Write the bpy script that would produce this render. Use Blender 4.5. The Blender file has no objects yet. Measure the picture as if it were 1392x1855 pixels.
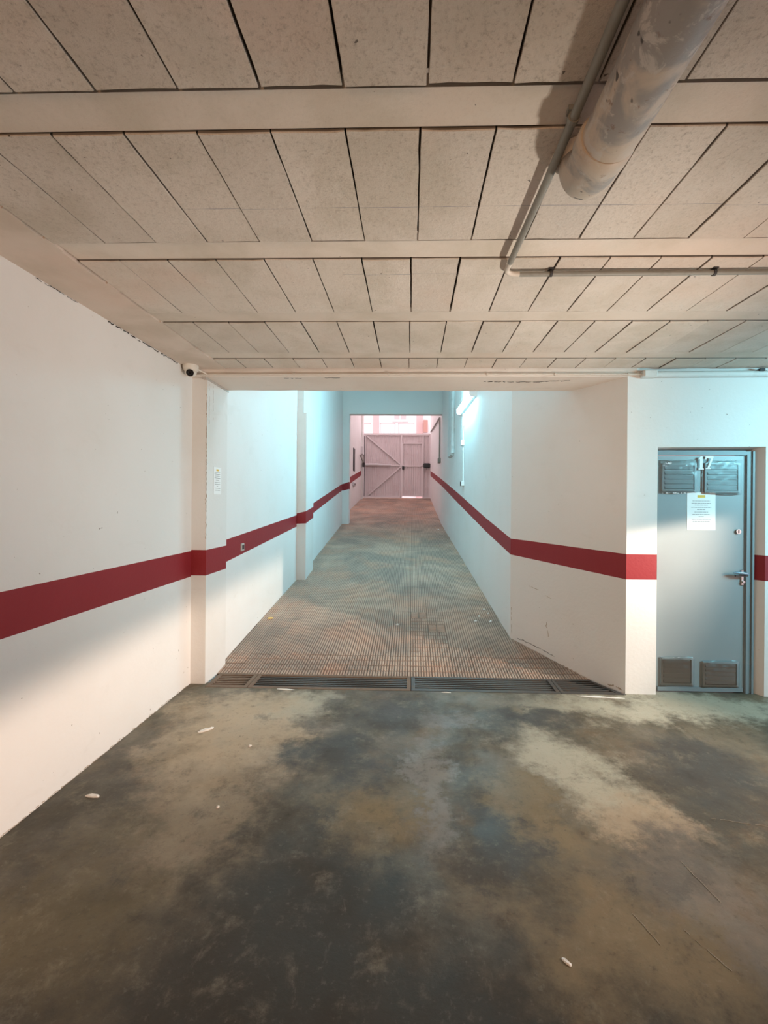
import bpy, math, random
from mathutils import Vector, Matrix
R = random.Random(7)
scene = bpy.context.scene
COL = scene.collection
PI = math.pi

# ------------------------------------------------------------------ camera
FPX = 800.0
cam_data = bpy.data.cameras.new('camera')
cam_data.sensor_fit = 'VERTICAL'; cam_data.sensor_height = 36.0
cam_data.lens = FPX / 1855.0 * 36.0
cam_data.shift_x = -(725.0 - 696.0) / 1855.0
cam_data.shift_y = -(927.5 - 912.0) / 1855.0
cam_data.clip_start = 0.02; cam_data.clip_end = 300
cam = bpy.data.objects.new('camera', cam_data); COL.objects.link(cam)
cam.matrix_world = (Matrix.Translation((0, 0, 1.57)) @ Matrix.Rotation(math.radians(1.5), 4, 'Z')
                    @ Matrix.Rotation(PI / 2, 4, 'X') @ Matrix.Rotation(math.radians(0.45), 4, 'Z'))
scene.camera = cam
vs = scene.view_settings
vs.view_transform = 'Standard'; vs.look = 'None'; vs.gamma = 1.0; vs.use_curve_mapping = False
vs.exposure = 0.0

# ------------------------------------------------------------------ world and lights
world = bpy.data.worlds.new('sky'); scene.world = world; world.use_nodes = True
wb = world.node_tree.nodes['Background']
wb.inputs['Color'].default_value = (1.0, 0.78, 0.84, 1); wb.inputs['Strength'].default_value = 2.6

def light(name, kind, loc, target, energy, color, **kw):
    d = bpy.data.lights.new(name, kind); d.energy = energy; d.color = color
    for k, v in kw.items(): setattr(d, k, v)
    o = bpy.data.objects.new(name, d); COL.objects.link(o); o.location = loc
    v = Vector(target) - Vector(loc)
    o.rotation_euler = v.to_track_quat('-Z', 'Y').to_euler()
    return o
light('sun', 'SUN', (0, 0, 30), (0.25, 1.0, 28.9), 0.8, (1.0, 0.92, 0.90), angle=0.01)
# added warm fill low at the closed back wall; no opening there
light('rear_low_fill', 'AREA', (-0.8, -5.9, 0.7), (0.5, 2.5, 2.2), 140, (1.0, 0.60, 0.33), shape='RECTANGLE', size=2.0, size_y=1.2)
# cool tube lamps under the garage ceiling, one beside the numbered door
light('cool_tube', 'AREA', (4.3, 1.9, 2.3), (3.0, 3.7, 1.6), 36, (0.30, 0.84, 1.0), shape='RECTANGLE', size=1.2, size_y=0.12, spread=math.radians(110))
light('ramp_tube', 'AREA', (0.2, 5.6, 5.05), (0.0, 5.75, 0), 34, (0.92, 0.96, 1.0), shape='RECTANGLE', size=1.2, size_y=0.15)
# added unseen spot aimed up, standing in for light bounced onto the ceiling
light('ceiling_bounce_fill', 'SPOT', (2.3, 1.40, 0.25), (-0.40, 3.3, 2.7), 365, (1.0, 0.90, 0.785), spot_size=math.radians(88), spot_blend=1.0, shadow_soft_size=0.09)
# added warm spot for the unseen low light from the right, cut off above
hl = light('warm_side_spot', 'SPOT', (4.7, 1.75, 1.75), (-1.9, 3.75, 0.59), 1350, (1.0, 0.76, 0.60), spot_size=math.radians(60), spot_blend=0.55, shadow_soft_size=0.04)
hl.data.use_nodes = True
nt = hl.data.node_tree; em = nt.nodes['Emission']; em.inputs['Color'].default_value = (1, 1, 1, 1)
tc = nt.nodes.new('ShaderNodeTexCoord'); sp = nt.nodes.new('ShaderNodeSeparateXYZ')
mr = nt.nodes.new('ShaderNodeMapRange'); mr.interpolation_type = 'SMOOTHSTEP'
mr.inputs['From Min'].default_value = -0.012; mr.inputs['From Max'].default_value = 0.035
mr.inputs['To Min'].default_value = 1.0; mr.inputs['To Max'].default_value = 0.0
mr2 = nt.nodes.new('ShaderNodeMapRange'); mr2.interpolation_type = 'SMOOTHSTEP'      # the beam thins out towards the ground
mr2.inputs['From Min'].default_value = -0.22; mr2.inputs['From Max'].default_value = -0.03
mr2.inputs['To Min'].default_value = 0.55; mr2.inputs['To Max'].default_value = 1.0
mu = nt.nodes.new('ShaderNodeMath'); mu.operation = 'MULTIPLY'
tilt = nt.nodes.new('ShaderNodeMath'); tilt.operation = 'MULTIPLY_ADD'; tilt.inputs[1].default_value = -0.09      # tilts the upper cutoff of the beam
nt.links.new(tc.outputs['Normal'], sp.inputs[0]); nt.links.new(sp.outputs['X'], tilt.inputs[0]); nt.links.new(sp.outputs['Y'], tilt.inputs[2])
nt.links.new(tilt.outputs[0], mr.inputs['Value']); nt.links.new(sp.outputs['Y'], mr2.inputs['Value'])
nt.links.new(mr.outputs[0], mu.inputs[0]); nt.links.new(mr2.outputs[0], mu.inputs[1]); nt.links.new(mu.outputs[0], em.inputs['Strength'])

# ------------------------------------------------------------------ materials
def base_mat(name, color, rough=0.8, metallic=0.0, spec=0.3):
    m = bpy.data.materials.new(name); m.use_nodes = True
    b = m.node_tree.nodes['Principled BSDF']
    b.inputs['Base Color'].default_value = (*color, 1); b.inputs['Roughness'].default_value = rough
    b.inputs['Metallic'].default_value = metallic; b.inputs['Specular IOR Level'].default_value = spec
    return m, m.node_tree, b
def N(nt, t, **kw):
    n = nt.nodes.new(t)
    for k, v in kw.items():
        if k in n.inputs: n.inputs[k].default_value = v
        else: setattr(n, k, v)
    return n
def pos(nt): return N(nt, 'ShaderNodeNewGeometry').outputs['Position']
def noise(nt, vec, scale, detail=4, rough=0.55, distort=0.0, stretch=None):
    if stretch:
        mp = N(nt, 'ShaderNodeMapping'); mp.inputs['Scale'].default_value = stretch
        nt.links.new(vec, mp.inputs['Vector']); vec = mp.outputs[0]
    n = N(nt, 'ShaderNodeTexNoise'); n.inputs['Scale'].default_value = scale; n.inputs['Detail'].default_value = detail
    n.inputs['Roughness'].default_value = rough; n.inputs['Distortion'].default_value = distort
    nt.links.new(vec, n.inputs['Vector']); return n.outputs['Fac']
def remap(nt, val, a, b, lo=0.0, hi=1.0):
    m = N(nt, 'ShaderNodeMapRange', interpolation_type='SMOOTHSTEP')
    for k, v in (('From Min', a), ('From Max', b), ('To Min', lo), ('To Max', hi)): m.inputs[k].default_value = v
    nt.links.new(val, m.inputs['Value']); return m.outputs[0]
def mathn(nt, op, a, b=None):
    m = N(nt, 'ShaderNodeMath', operation=op)
    for i, v in enumerate((a, b)):
        if v is None: continue
        if isinstance(v, (int, float)): m.inputs[i].default_value = v
        else: nt.links.new(v, m.inputs[i])
    return m.outputs[0]
def mix(nt, fac, a, b, blend='MIX'):
    m = N(nt, 'ShaderNodeMix', data_type='RGBA', blend_type=blend)
    for sock, v in ((m.inputs[0], fac), (m.inputs[6], a), (m.inputs[7], b)):
        if isinstance(v, (int, float)): sock.default_value = v
        elif isinstance(v, tuple): sock.default_value = (*v, 1)
        else: nt.links.new(v, sock)
    return m.outputs[2]
def bump(nt, b, h, strength, dist=0.01):
    n = N(nt, 'ShaderNodeBump'); n.inputs['Strength'].default_value = strength; n.inputs['Distance'].default_value = dist
    nt.links.new(h, n.inputs['Height']); nt.links.new(n.outputs[0], b.inputs['Normal'])

M = {}
def painted(name, color, stain=(0.62, 0.56, 0.48), amount=0.35, specks=True, rough=0.75):
    m, nt, b = base_mat(name, color, rough); p = pos(nt)
    big = remap(nt, noise(nt, p, 1.1, 5, 0.6), 0.42, 0.75, 0, amount)
    c = mix(nt, big, color, stain)
    streak = remap(nt, noise(nt, p, 3.0, 5, 0.6, 0.4, (1, 1, 2.2)), 0.60, 0.74, 0, amount * 0.5)
    c = mix(nt, streak, c, tuple(x * 0.8 for x in stain))
    if specks:
        s = remap(nt, noise(nt, p, 34, 2, 0.5), 0.755, 0.80, 0, 0.7)
        c = mix(nt, s, c, (0.22, 0.17, 0.13))
    nt.links.new(c, b.inputs['Base Color'])
    bump(nt, b, noise(nt, p, 38, 4), 0.22, 0.006)
    M[name] = m
painted('wall_paint', (0.80, 0.785, 0.765), amount=0.16)
painted('pier_paint', (0.76, 0.74, 0.715), amount=0.25)
painted('beam_paint', (0.76, 0.67, 0.60), (0.60, 0.50, 0.42), 0.5)
painted('red_paint', (0.285, 0.024, 0.031), (0.22, 0.019, 0.025), 0.3, False, 0.5)
painted('white_render', (0.76, 0.76, 0.755), amount=0.1, specks=False)
painted('pink_render', (0.60, 0.42, 0.41), (0.54, 0.38, 0.37), 0.2, False)

def ceiling_mat(name, color, rough_amount, pits):
    m, nt, b = base_mat(name, color, 0.9, spec=0.15); p = pos(nt)
    oi = N(nt, 'ShaderNodeObjectInfo')
    c = mix(nt, remap(nt, noise(nt, p, 2.2, 5, 0.6, 0.3), 0.40, 0.70, 0, 0.75), color, (color[0] * 0.78, color[1] * 0.77, color[2] * 0.72))
    c = mix(nt, remap(nt, noise(nt, p, 1.3, 3, 0.5), 0.5, 0.7, 0, 0.5), c, (color[0] * 1.0, color[1] * 0.86, color[2] * 0.80))
    c = mix(nt, remap(nt, oi.outputs['Random'], 0, 1, 0, 0.18), c, (0.36, 0.31, 0.26))
    grain = noise(nt, p, 75, 7, 0.75, 0.1)
    sy = N(nt, 'ShaderNodeSeparateXYZ'); nt.links.new(p, sy.inputs[0])
    porous = remap(nt, mathn(nt, 'ADD', sy.outputs['Y'], mathn(nt, 'MULTIPLY', noise(nt, p, 2.5, 3), 0.8)), 1.5, 2.6, 1.0, 0.35)   # the paint is thinner on the blocks by the pipe
    c = mix(nt, mathn(nt, 'MULTIPLY', remap(nt, grain, 0.48, 0.80, 0, rough_amount), porous), c, (0.22, 0.175, 0.135))
    if pits:
        s = remap(nt, noise(nt, p, 48, 1, 0.5), 0.785, 0.82, 0, 0.8)
        c = mix(nt, s, c, (0.07, 0.055, 0.045))
    # snapped chalk lines across the blocks
    sx = N(nt, 'ShaderNodeSeparateXYZ'); nt.links.new(p, sx.inputs[0])
    for yy, x0, x1 in ((1.685, -0.95, 2.6), (2.176, -0.35, 0.44)):
        d = mathn(nt, 'ABSOLUTE', mathn(nt, 'SUBTRACT', sx.outputs['Y'], yy))
        ln = mathn(nt, 'LESS_THAN', d, 0.0016)
        ln = mathn(nt, 'MULTIPLY', ln, mathn(nt, 'GREATER_THAN', sx.outputs['X'], x0))
        ln = mathn(nt, 'MULTIPLY', ln, mathn(nt, 'LESS_THAN', sx.outputs['X'], x1))
        ln = mathn(nt, 'MULTIPLY', ln, remap(nt, noise(nt, p, 6, 3), 0.35, 0.6, 0.15, 0.75))
        c = mix(nt, ln, c, (0.20, 0.20, 0.26))
    nt.links.new(c, b.inputs['Base Color'])
    bump(nt, b, mathn(nt, 'ADD', grain, noise(nt, p, 24, 4)), 0.75 * rough_amount + 0.1, 0.008)
    M[name] = m
ceiling_mat('block_concrete', (0.74, 0.665, 0.59), 0.8, True)
ceiling_mat('joist_concrete', (0.73, 0.65, 0.57), 0.18, True)
ceiling_mat('strip_concrete', (0.71, 0.61, 0.535), 0.12, False)

def floor_mat():
    m, nt, b = base_mat('floor_concrete', (0.2, 0.18, 0.15), 0.55, spec=0.35); p = pos(nt)
    def warp(scale, amount, src):
        dn = N(nt, 'ShaderNodeTexNoise'); dn.inputs['Scale'].default_value = scale; dn.inputs['Detail'].default_value = 9; dn.inputs['Roughness'].default_value = 0.74
        nt.links.new(p, dn.inputs['Vector'])
        off = N(nt, 'ShaderNodeVectorMath', operation='SUBTRACT'); nt.links.new(dn.outputs['Color'], off.inputs[0]); off.inputs[1].default_value = (0.5, 0.5, 0.5)
        sc = N(nt, 'ShaderNodeVectorMath', operation='SCALE'); nt.links.new(off.outputs[0], sc.inputs[0]); sc.inputs['Scale'].default_value = amount
        ad = N(nt, 'ShaderNodeVectorMath', operation='ADD'); nt.links.new(src, ad.inputs[0]); nt.links.new(sc.outputs[0], ad.inputs[1])
        return ad.outputs[0]
    q = warp(2.4, 1.15, p)
    c = mix(nt, remap(nt, noise(nt, p, 1.6, 10, 0.70, 0.3), 0.36, 0.66), (0.095, 0.080, 0.058), (0.215, 0.180, 0.128))
    c = mix(nt, remap(nt, noise(nt, p, 2.6, 8, 0.66, 0.3), 0.50, 0.70, 0, 0.75), c, (0.19, 0.125, 0.072))
    def spot(c, x, y, rx, ry, rot, col, amt):
        mp = N(nt, 'ShaderNodeMapping', vector_type='TEXTURE'); mp.inputs['Location'].default_value = (x, y, 0)
        mp.inputs['Rotation'].default_value = (0, 0, rot); mp.inputs['Scale'].default_value = (rx, ry, 50)
        nt.links.new(q, mp.inputs['Vector'])
        ln = N(nt, 'ShaderNodeVectorMath', operation='LENGTH'); nt.links.new(mp.outputs[0], ln.inputs[0])
        return mix(nt, remap(nt, ln.outputs['Value'], 0.35, 1.25, amt, 0.0), c, col)
    pale = (0.57, 0.52, 0.41); tan = (0.60, 0.46, 0.32); ochre = (0.30, 0.225, 0.125); dark = (0.050, 0.043, 0.034); slate = (0.085, 0.079, 0.072); grey = (0.34, 0.32, 0.30)
    for a in ((2.1, 3.50, 1.3, 0.28, 0, pale, 0.9), (0.95, 2.72, 0.32, 0.50, 0.55, pale, 0.85), (1.16, 2.22, 0.20, 0.30, 0.5, tan, 0.6),
              (-1.15, 2.95, 0.60, 0.66, 0, tan, 0.85), (-1.30, 3.35, 0.55, 0.30, 0, tan, 0.7), (-0.80, 3.35, 0.30, 0.26, 0, pale, 0.55),
              (-1.05, 2.2, 0.30, 0.5, 0.5, tan, 0.30), (-1.75, 2.2, 0.16, 0.9, 0, dark, 0.5),
              (0.12, 2.45, 0.15, 0.50, 0.0, grey, 0.6), (0.25, 3.2, 0.18, 0.2, 0, grey, 0.45), (-0.18, 2.10, 0.24, 0.40, 0.1, ochre, 0.85), (0.62, 2.35, 0.20, 0.40, 0.3, ochre, 0.7),
              (0.75, 1.55, 0.45, 0.35, 0.3, ochre, 0.55), (1.25, 1.85, 0.3, 0.3, 0.3, grey, 0.35), (-1.35, 1.55, 0.45, 0.45, 0, (0.17, 0.13, 0.065), 0.6),
              (-0.45, 2.75, 0.34, 0.34, 0, slate, 0.95), (-0.15, 3.25, 0.5, 0.26, 0, slate, 0.75), (0.85, 3.30, 0.45, 0.18, -0.2, slate, 0.95), (-0.65, 3.0, 0.2, 0.3, 0.3, slate, 0.5),
              (1.78, 2.65, 0.42, 0.42, -0.4, slate, 0.95), (-0.42, 1.62, 0.62, 0.55, 0.2, dark, 0.95), (0.36, 2.00, 0.26, 0.16, 0.2, slate, 0.85),
              (-0.1, 1.18, 1.4, 0.42, 0, dark, 0.95), (1.2, 1.98, 0.26, 0.2, 0, slate, 0.6), (-0.62, 2.1, 0.26, 0.35, 0.3, dark, 0.6)):
        c = spot(c, *a)
    mid = noise(nt, p, 4.5, 11, 0.76, 0.2)
    c = mix(nt, remap(nt, mid, 0.52, 0.74, 0, 0.55), c, (0.36, 0.31, 0.23))
    c = mix(nt, remap(nt, mid, 0.48, 0.28, 0, 0.65), c, (0.050, 0.045, 0.038))
    fine = noise(nt, p, 26, 8, 0.72)
    c = mix(nt, remap(nt, fine, 0.55, 0.75, 0, 0.35), c, (0.36, 0.32, 0.25))
    c = mix(nt, remap(nt, fine, 0.45, 0.28, 0, 0.5), c, (0.045, 0.038, 0.030))
    streak = noise(nt, p, 2.6, 9, 0.74, 0.35, (2.4, 0.8, 1))
    c = mix(nt, remap(nt, streak, 0.60, 0.76, 0, 0.35), c, (0.40, 0.35, 0.27))
    c = mix(nt, 1.0, c, (0.88, 0.88, 0.86), 'MULTIPLY')
    nt.links.new(c, b.inputs['Base Color'])
    nt.links.new(remap(nt, noise(nt, p, 3, 5), 0.35, 0.7, 0.38, 0.72), b.inputs['Roughness'])
    bump(nt, b, noise(nt, p, 45, 6, 0.65), 0.2, 0.006)
    M['floor_concrete'] = m
floor_mat()

def tile_mat(name='ramp_tile', k=1.0):
    m, nt, b = base_mat(name, (0.3, 0.26, 0.22), 0.8, spec=0.25); p = pos(nt)
    oi = N(nt, 'ShaderNodeObjectInfo')
    c = mix(nt, remap(nt, noise(nt, p, 1.1, 5, 0.6, 0.4), 0.38, 0.66), (0.36, 0.28, 0.23), (0.59, 0.42, 0.325))
    c = mix(nt, remap(nt, noise(nt, p, 2.0, 4, 0.6), 0.45, 0.7, 0, 0.7), c, (0.60, 0.355, 0.25))
    c = mix(nt, remap(nt, oi.outputs['Random'], 0, 1, 0, 0.12), c, (0.22, 0.175, 0.15))
    c = mix(nt, remap(nt, noise(nt, p, 26, 4, 0.7), 0.58, 0.74, 0, 0.6), c, (0.10, 0.085, 0.075))
    if k != 1.0: c = mix(nt, 1.0, c, (k, k * 0.96, k * 0.92), 'MULTIPLY')
    nt.links.new(c, b.inputs['Base Color'])
    bump(nt, b, noise(nt, p, 80, 4), 0.2, 0.004)
    M[name] = m
tile_mat(); tile_mat('ramp_groove', 0.5)

def simple(name, color, rough=0.6, metallic=0.0, spec=0.4, wear=None, wscale=8, wamt=0.5, lo=0.5, hi=0.7, bumps=0.0):
    m, nt, b = base_mat(name, color, rough, metallic, spec)
    if wear:
        p = pos(nt)
        c = mix(nt, remap(nt, noise(nt, p, wscale, 5, 0.6), lo, hi, 0, wamt), color, wear)
        nt.links.new(c, b.inputs['Base Color'])
    if bumps: bump(nt, b, noise(nt, pos(nt), 60, 4), bumps, 0.004)
    M[name] = m
simple('raw_shade_concrete', (0.20, 0.175, 0.15), 0.95)  # unpainted block sides, darkened to deepen the shadow lines at joists and joints
simple('crack_dark', (0.05, 0.04, 0.033), 0.95)
simple('scuff_brown', (0.45, 0.38, 0.31), 0.9)
simple('ramp_base', (0.12, 0.10, 0.09), 0.9)
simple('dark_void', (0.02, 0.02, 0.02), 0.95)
simple('grate_steel', (0.105, 0.098, 0.092), 0.55, 0.4, 0.4, (0.17, 0.11, 0.07), 14, 0.5)
simple('rust_steel', (0.21, 0.145, 0.105), 0.8, 0.1, 0.3, (0.12, 0.09, 0.075), 16, 0.6)
simple('grout', (0.36, 0.30, 0.24), 0.9, wear=(0.22, 0.15, 0.10), wscale=12, wamt=0.7)
simple('conduit_grey', (0.25, 0.24, 0.21), 0.5, 0.0, 0.4, (0.19, 0.18, 0.155), 20, 0.5)
simple('conduit_painted', (0.62, 0.55, 0.48), 0.7)
simple('conduit_white', (0.70, 0.72, 0.70), 0.5, wear=(0.55, 0.53, 0.5), wscale=10)
simple('steel_thin', (0.50, 0.46, 0.42), 0.5, 0.1)
simple('white_plastic', (0.80, 0.80, 0.78), 0.4)
simple('camera_shell', (0.72, 0.67, 0.60), 0.45)
simple('black_plastic', (0.012, 0.012, 0.013), 0.25, spec=0.5)
simple('glossy_lens', (0.004, 0.004, 0.006), 0.05, spec=0.8)
simple('door_paint', (0.275, 0.315, 0.325), 0.38, 0.0, 0.45, (0.25, 0.29, 0.30), 1.6, 0.6)
simple('door_frame_paint', (0.215, 0.265, 0.285), 0.45, 0.0, 0.4, (0.27, 0.30, 0.31), 9, 0.5)
simple('louvre_paint', (0.35, 0.40, 0.42), 0.5)
simple('digit_white', (0.86, 0.88, 0.89), 0.6)
simple('chrome', (0.62, 0.60, 0.58), 0.22, 0.95)
simple('blue_metal', (0.20, 0.29, 0.37), 0.3, 0.5)
simple('paper', (0.86, 0.86, 0.85), 0.7)
simple('ink', (0.30, 0.28, 0.27), 0.9)
simple('yellow_ink', (0.75, 0.50, 0.10), 0.8)
simple('gate_paint', (0.72, 0.64, 0.64), 0.5, 0.0, 0.4, (0.62, 0.52, 0.52), 3, 0.6)
simple('gate_bar_paint', (0.76, 0.69, 0.69), 0.5)
simple('actuator_grey', (0.60, 0.57, 0.57), 0.4, 0.2)
simple('dark_metal', (0.05, 0.045, 0.045), 0.5, 0.3)
simple('plaster', (0.80, 0.77, 0.72), 0.9, bumps=0.5)
simple('yellow_leaf', (0.78, 0.55, 0.20), 0.7)
simple('asphalt', (0.30, 0.29, 0.29), 0.9)
simple('glass_dark', (0.50, 0.47, 0.47), 0.15)
simple('rail_metal', (0.62, 0.45, 0.44), 0.6)
simple('brown_box', (0.42, 0.24, 0.20), 0.7)
simple('duct_paint', (0.66, 0.68, 0.67), 0.75, wear=(0.48, 0.50, 0.49), wscale=7, wamt=0.7, bumps=0.4)

def pipe_mat():
    m, nt, b = base_mat('pipe_painted', (0.40, 0.37, 0.33), 0.5, spec=0.4); p = pos(nt)
    c = mix(nt, remap(nt, noise(nt, p, 5, 5, 0.6, 0.5), 0.44, 0.54), (0.34, 0.32, 0.30), (0.56, 0.48, 0.395))
    c = mix(nt, remap(nt, noise(nt, p, 13, 5, 0.7, 0.6), 0.56, 0.64, 0, 0.8), c, (0.58, 0.545, 0.50))
    c = mix(nt, remap(nt, noise(nt, p, 22, 2, 0.5), 0.69, 0.73, 0, 0.95), c, (0.06, 0.055, 0.055))
    c = mix(nt, remap(nt, noise(nt, p, 30, 4, 0.6), 0.64, 0.72, 0, 0.7), c, (0.22, 0.13, 0.09))
    nt.links.new(c, b.inputs['Base Color']); bump(nt, b, noise(nt, p, 30, 5), 0.35, 0.006); M['pipe_painted'] = m
pipe_mat()
def film_mat():
    m = bpy.data.materials.new('clear_film'); m.use_nodes = True; nt = m.node_tree; out = nt.nodes['Material Output']
    nt.nodes.remove(nt.nodes['Principled BSDF'])
    t = N(nt, 'ShaderNodeBsdfTransparent'); g = N(nt, 'ShaderNodeBsdfGlossy'); g.inputs['Roughness'].default_value = 0.2
    t.inputs['Color'].default_value = (0.94, 0.95, 0.95, 1)
    mx = N(nt, 'ShaderNodeMixShader'); lw = N(nt, 'ShaderNodeFresnel'); lw.inputs['IOR'].default_value = 1.32
    nt.links.new(lw.outputs[0], mx.inputs[0]); nt.links.new(t.outputs[0], mx.inputs[1]); nt.links.new(g.outputs[0], mx.inputs[2])
    nt.links.new(mx.outputs[0], out.inputs['Surface']); M['clear_film'] = m
film_mat()
def emit_mat(name, col, strength):
    m, nt, b = base_mat(name, (0.8, 0.8, 0.8), 0.4)
    b.inputs['Emission Color'].default_value = (*col, 1); b.inputs['Emission Strength'].default_value = strength; M[name] = m
emit_mat('tube_diffuser', (0.32, 0.82, 1.0), 162)

# ------------------------------------------------------------------ mesh helpers
class MB:
    def __init__(s): s.v = []; s.f = []; s.mi = []
    def face(s, pts, mi=0):
        i = len(s.v); s.v += [tuple(p) for p in pts]; s.f.append(tuple(range(i, i + len(pts)))); s.mi.append(mi)
    def box(s, x0, x1, y0, y1, z0, z1, mi=0, mat=None):
        c = [(x, y, z) for z in (z0, z1) for y in (y0, y1) for x in (x0, x1)]
        if mat is not None: c = [tuple(mat @ Vector(p)) for p in c]
        i = len(s.v); s.v += c
        for f in ((0, 2, 3, 1), (4, 5, 7, 6), (0, 1, 5, 4), (2, 6, 7, 3), (0, 4, 6, 2), (1, 3, 7, 5)):
            s.f.append(tuple(i + k for k in f)); s.mi.append(mi)
        return s
    def bevel_box(s, x0, x1, y0, y1, z0, z1, b, mi=0):
        # a box with chamfered vertical and top/bottom edges, as stacked rings
        ring = lambda d, z: [(x0 + d, y0 + d + b, z), (x0 + d + b, y0 + d, z), (x1 - d - b, y0 + d, z), (x1 - d, y0 + d + b, z),
                             (x1 - d, y1 - d - b, z), (x1 - d - b, y1 - d, z), (x0 + d + b, y1 - d, z), (x0 + d, y1 - d - b, z)]
        rs = [ring(b, z0), ring(0, z0 + b), ring(0, z1 - b), ring(b, z1)]
        s.rings(rs, mi=mi); return s
    def rings(s, rs, cap=True, mi=0):
        i = len(s.v); n = len(rs[0])
        for r in rs: s.v += [tuple(p) for p in r]
        for a in range(len(rs) - 1):
            for k in range(n):
                s.f.append((i + a * n + k, i + a * n + (k + 1) % n, i + (a + 1) * n + (k + 1) % n, i + (a + 1) * n + k)); s.mi.append(mi)
        if cap:
            s.f.append(tuple(i + k for k in range(n))[::-1]); s.mi.append(mi)
            s.f.append(tuple(i + (len(rs) - 1) * n + k for k in range(n))); s.mi.append(mi)
        return s
    def tube(s, path, r, n=12, mi=0):
        pts = [Vector(p) for p in path]; rs = []
        rad = r if isinstance(r, (list, tuple)) else [r] * len(pts)
        up = Vector((0.13, 0.21, 0.97))
        for i, p in enumerate(pts):
            t = (pts[min(i + 1, len(pts) - 1)] - pts[max(i - 1, 0)]).normalized()
            if i == 0:
                u = up if abs(t.dot(up)) < 0.9 else Vector((1, 0, 0))
                u = (u - t * u.dot(t)).normalized()
            else: u = (u - t * u.dot(t)).normalized()
            w = t.cross(u)
            rs.append([p + (u * math.cos(2 * PI * k / n) + w * math.sin(2 * PI * k / n)) * rad[i] for k in range(n)])
        return s.rings(rs, mi=mi)
    def prism(s, foot, mi=(0, 1)):
        # foot: (x, y, zbottom, stripe0, stripe1, ztop) per corner; stripe may be None
        n = len(foot)
        lv = []
        for f in foot:
            lv.append([f[2], f[5]] if f[3] is None else [f[2], f[3], f[4], f[5]])
        for k in range(n):
            a, b = foot[k], foot[(k + 1) % n]; A, B = lv[k], lv[(k + 1) % n]
            if len(A) == 4 and len(B) == 4:
                for j in range(3):
                    s.face([(a[0], a[1], A[j]), (b[0], b[1], B[j]), (b[0], b[1], B[j + 1]), (a[0], a[1], A[j + 1])], mi[1] if j == 1 else mi[0])
            else:
                s.face([(a[0], a[1], A[0]), (b[0], b[1], B[0]), (b[0], b[1], B[-1]), (a[0], a[1], A[-1])], mi[0])
        s.face([(f[0], f[1], f[5]) for f in foot], mi[0]); s.face([(f[0], f[1], f[2]) for f in foot][::-1], mi[0])
        return s
    def mesh(s, name, mats):
        me = bpy.data.meshes.new(name); me.from_pydata(s.v, [], s.f)
        for m in (mats if isinstance(mats, (list, tuple)) else [mats]): me.materials.append(M[m])
        me.polygons.foreach_set('material_index', s.mi); me.update(); return me
    def build(s, name, mats, parent=None, smooth=False):
        me = s.mesh(name, mats)
        if smooth:
            me.polygons.foreach_set('use_smooth', [True] * len(me.polygons))
            try: me.set_sharp_from_angle(angle=math.radians(40))
            except Exception: pass
        o = bpy.data.objects.new(name, me); COL.objects.link(o)
        if parent: o.parent = parent; o.matrix_parent_inverse = parent.matrix_world.inverted()
        return o
def tag(o, label=None, cat=None, group=None, kind=None):
    for k, v in (('label', label), ('category', cat), ('group', group), ('kind', kind)):
        if v: o[k] = v
    return o
def empty(name, loc, label, cat, group=None, kind=None):
    o = bpy.data.objects.new(name, None); COL.objects.link(o); o.location = loc
    o.matrix_world = Matrix.Translation(loc); o.empty_display_size = 0.05
    return tag(o, label, cat, group, kind)
def arc(c, r, a0, a1, n, ax, ay):
    c = Vector(c); ax = Vector(ax); ay = Vector(ay)
    return [c + (ax * math.cos(a0 + (a1 - a0) * i / n) + ay * math.sin(a0 + (a1 - a0) * i / n)) * r for i in range(n + 1)]

# ------------------------------------------------------------------ setting: floor, ramp, walls
SL = 0.125; RY0 = 4.0
def rz(y): return SL * (y - RY0)
FL = -0.3
f = MB()
f.box(-2.1, 6.8, -6.2, 3.70, -0.35, 0.0); f.box(1.79, 6.8, 3.70, 4.0, -0.35, 0.0); f.box(-2.1, -1.745, 3.70, 3.79, -0.35, 0.0)
tag(f.build('floor', 'floor_concrete'), 'dark stained concrete garage floor with pale blotches', 'floor', kind='structure')
f = MB()
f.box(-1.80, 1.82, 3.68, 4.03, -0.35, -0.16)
tag(f.build('floor_trench', 'dark_void'), 'dark trench under the row of floor grates', 'trench', kind='structure')

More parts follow.
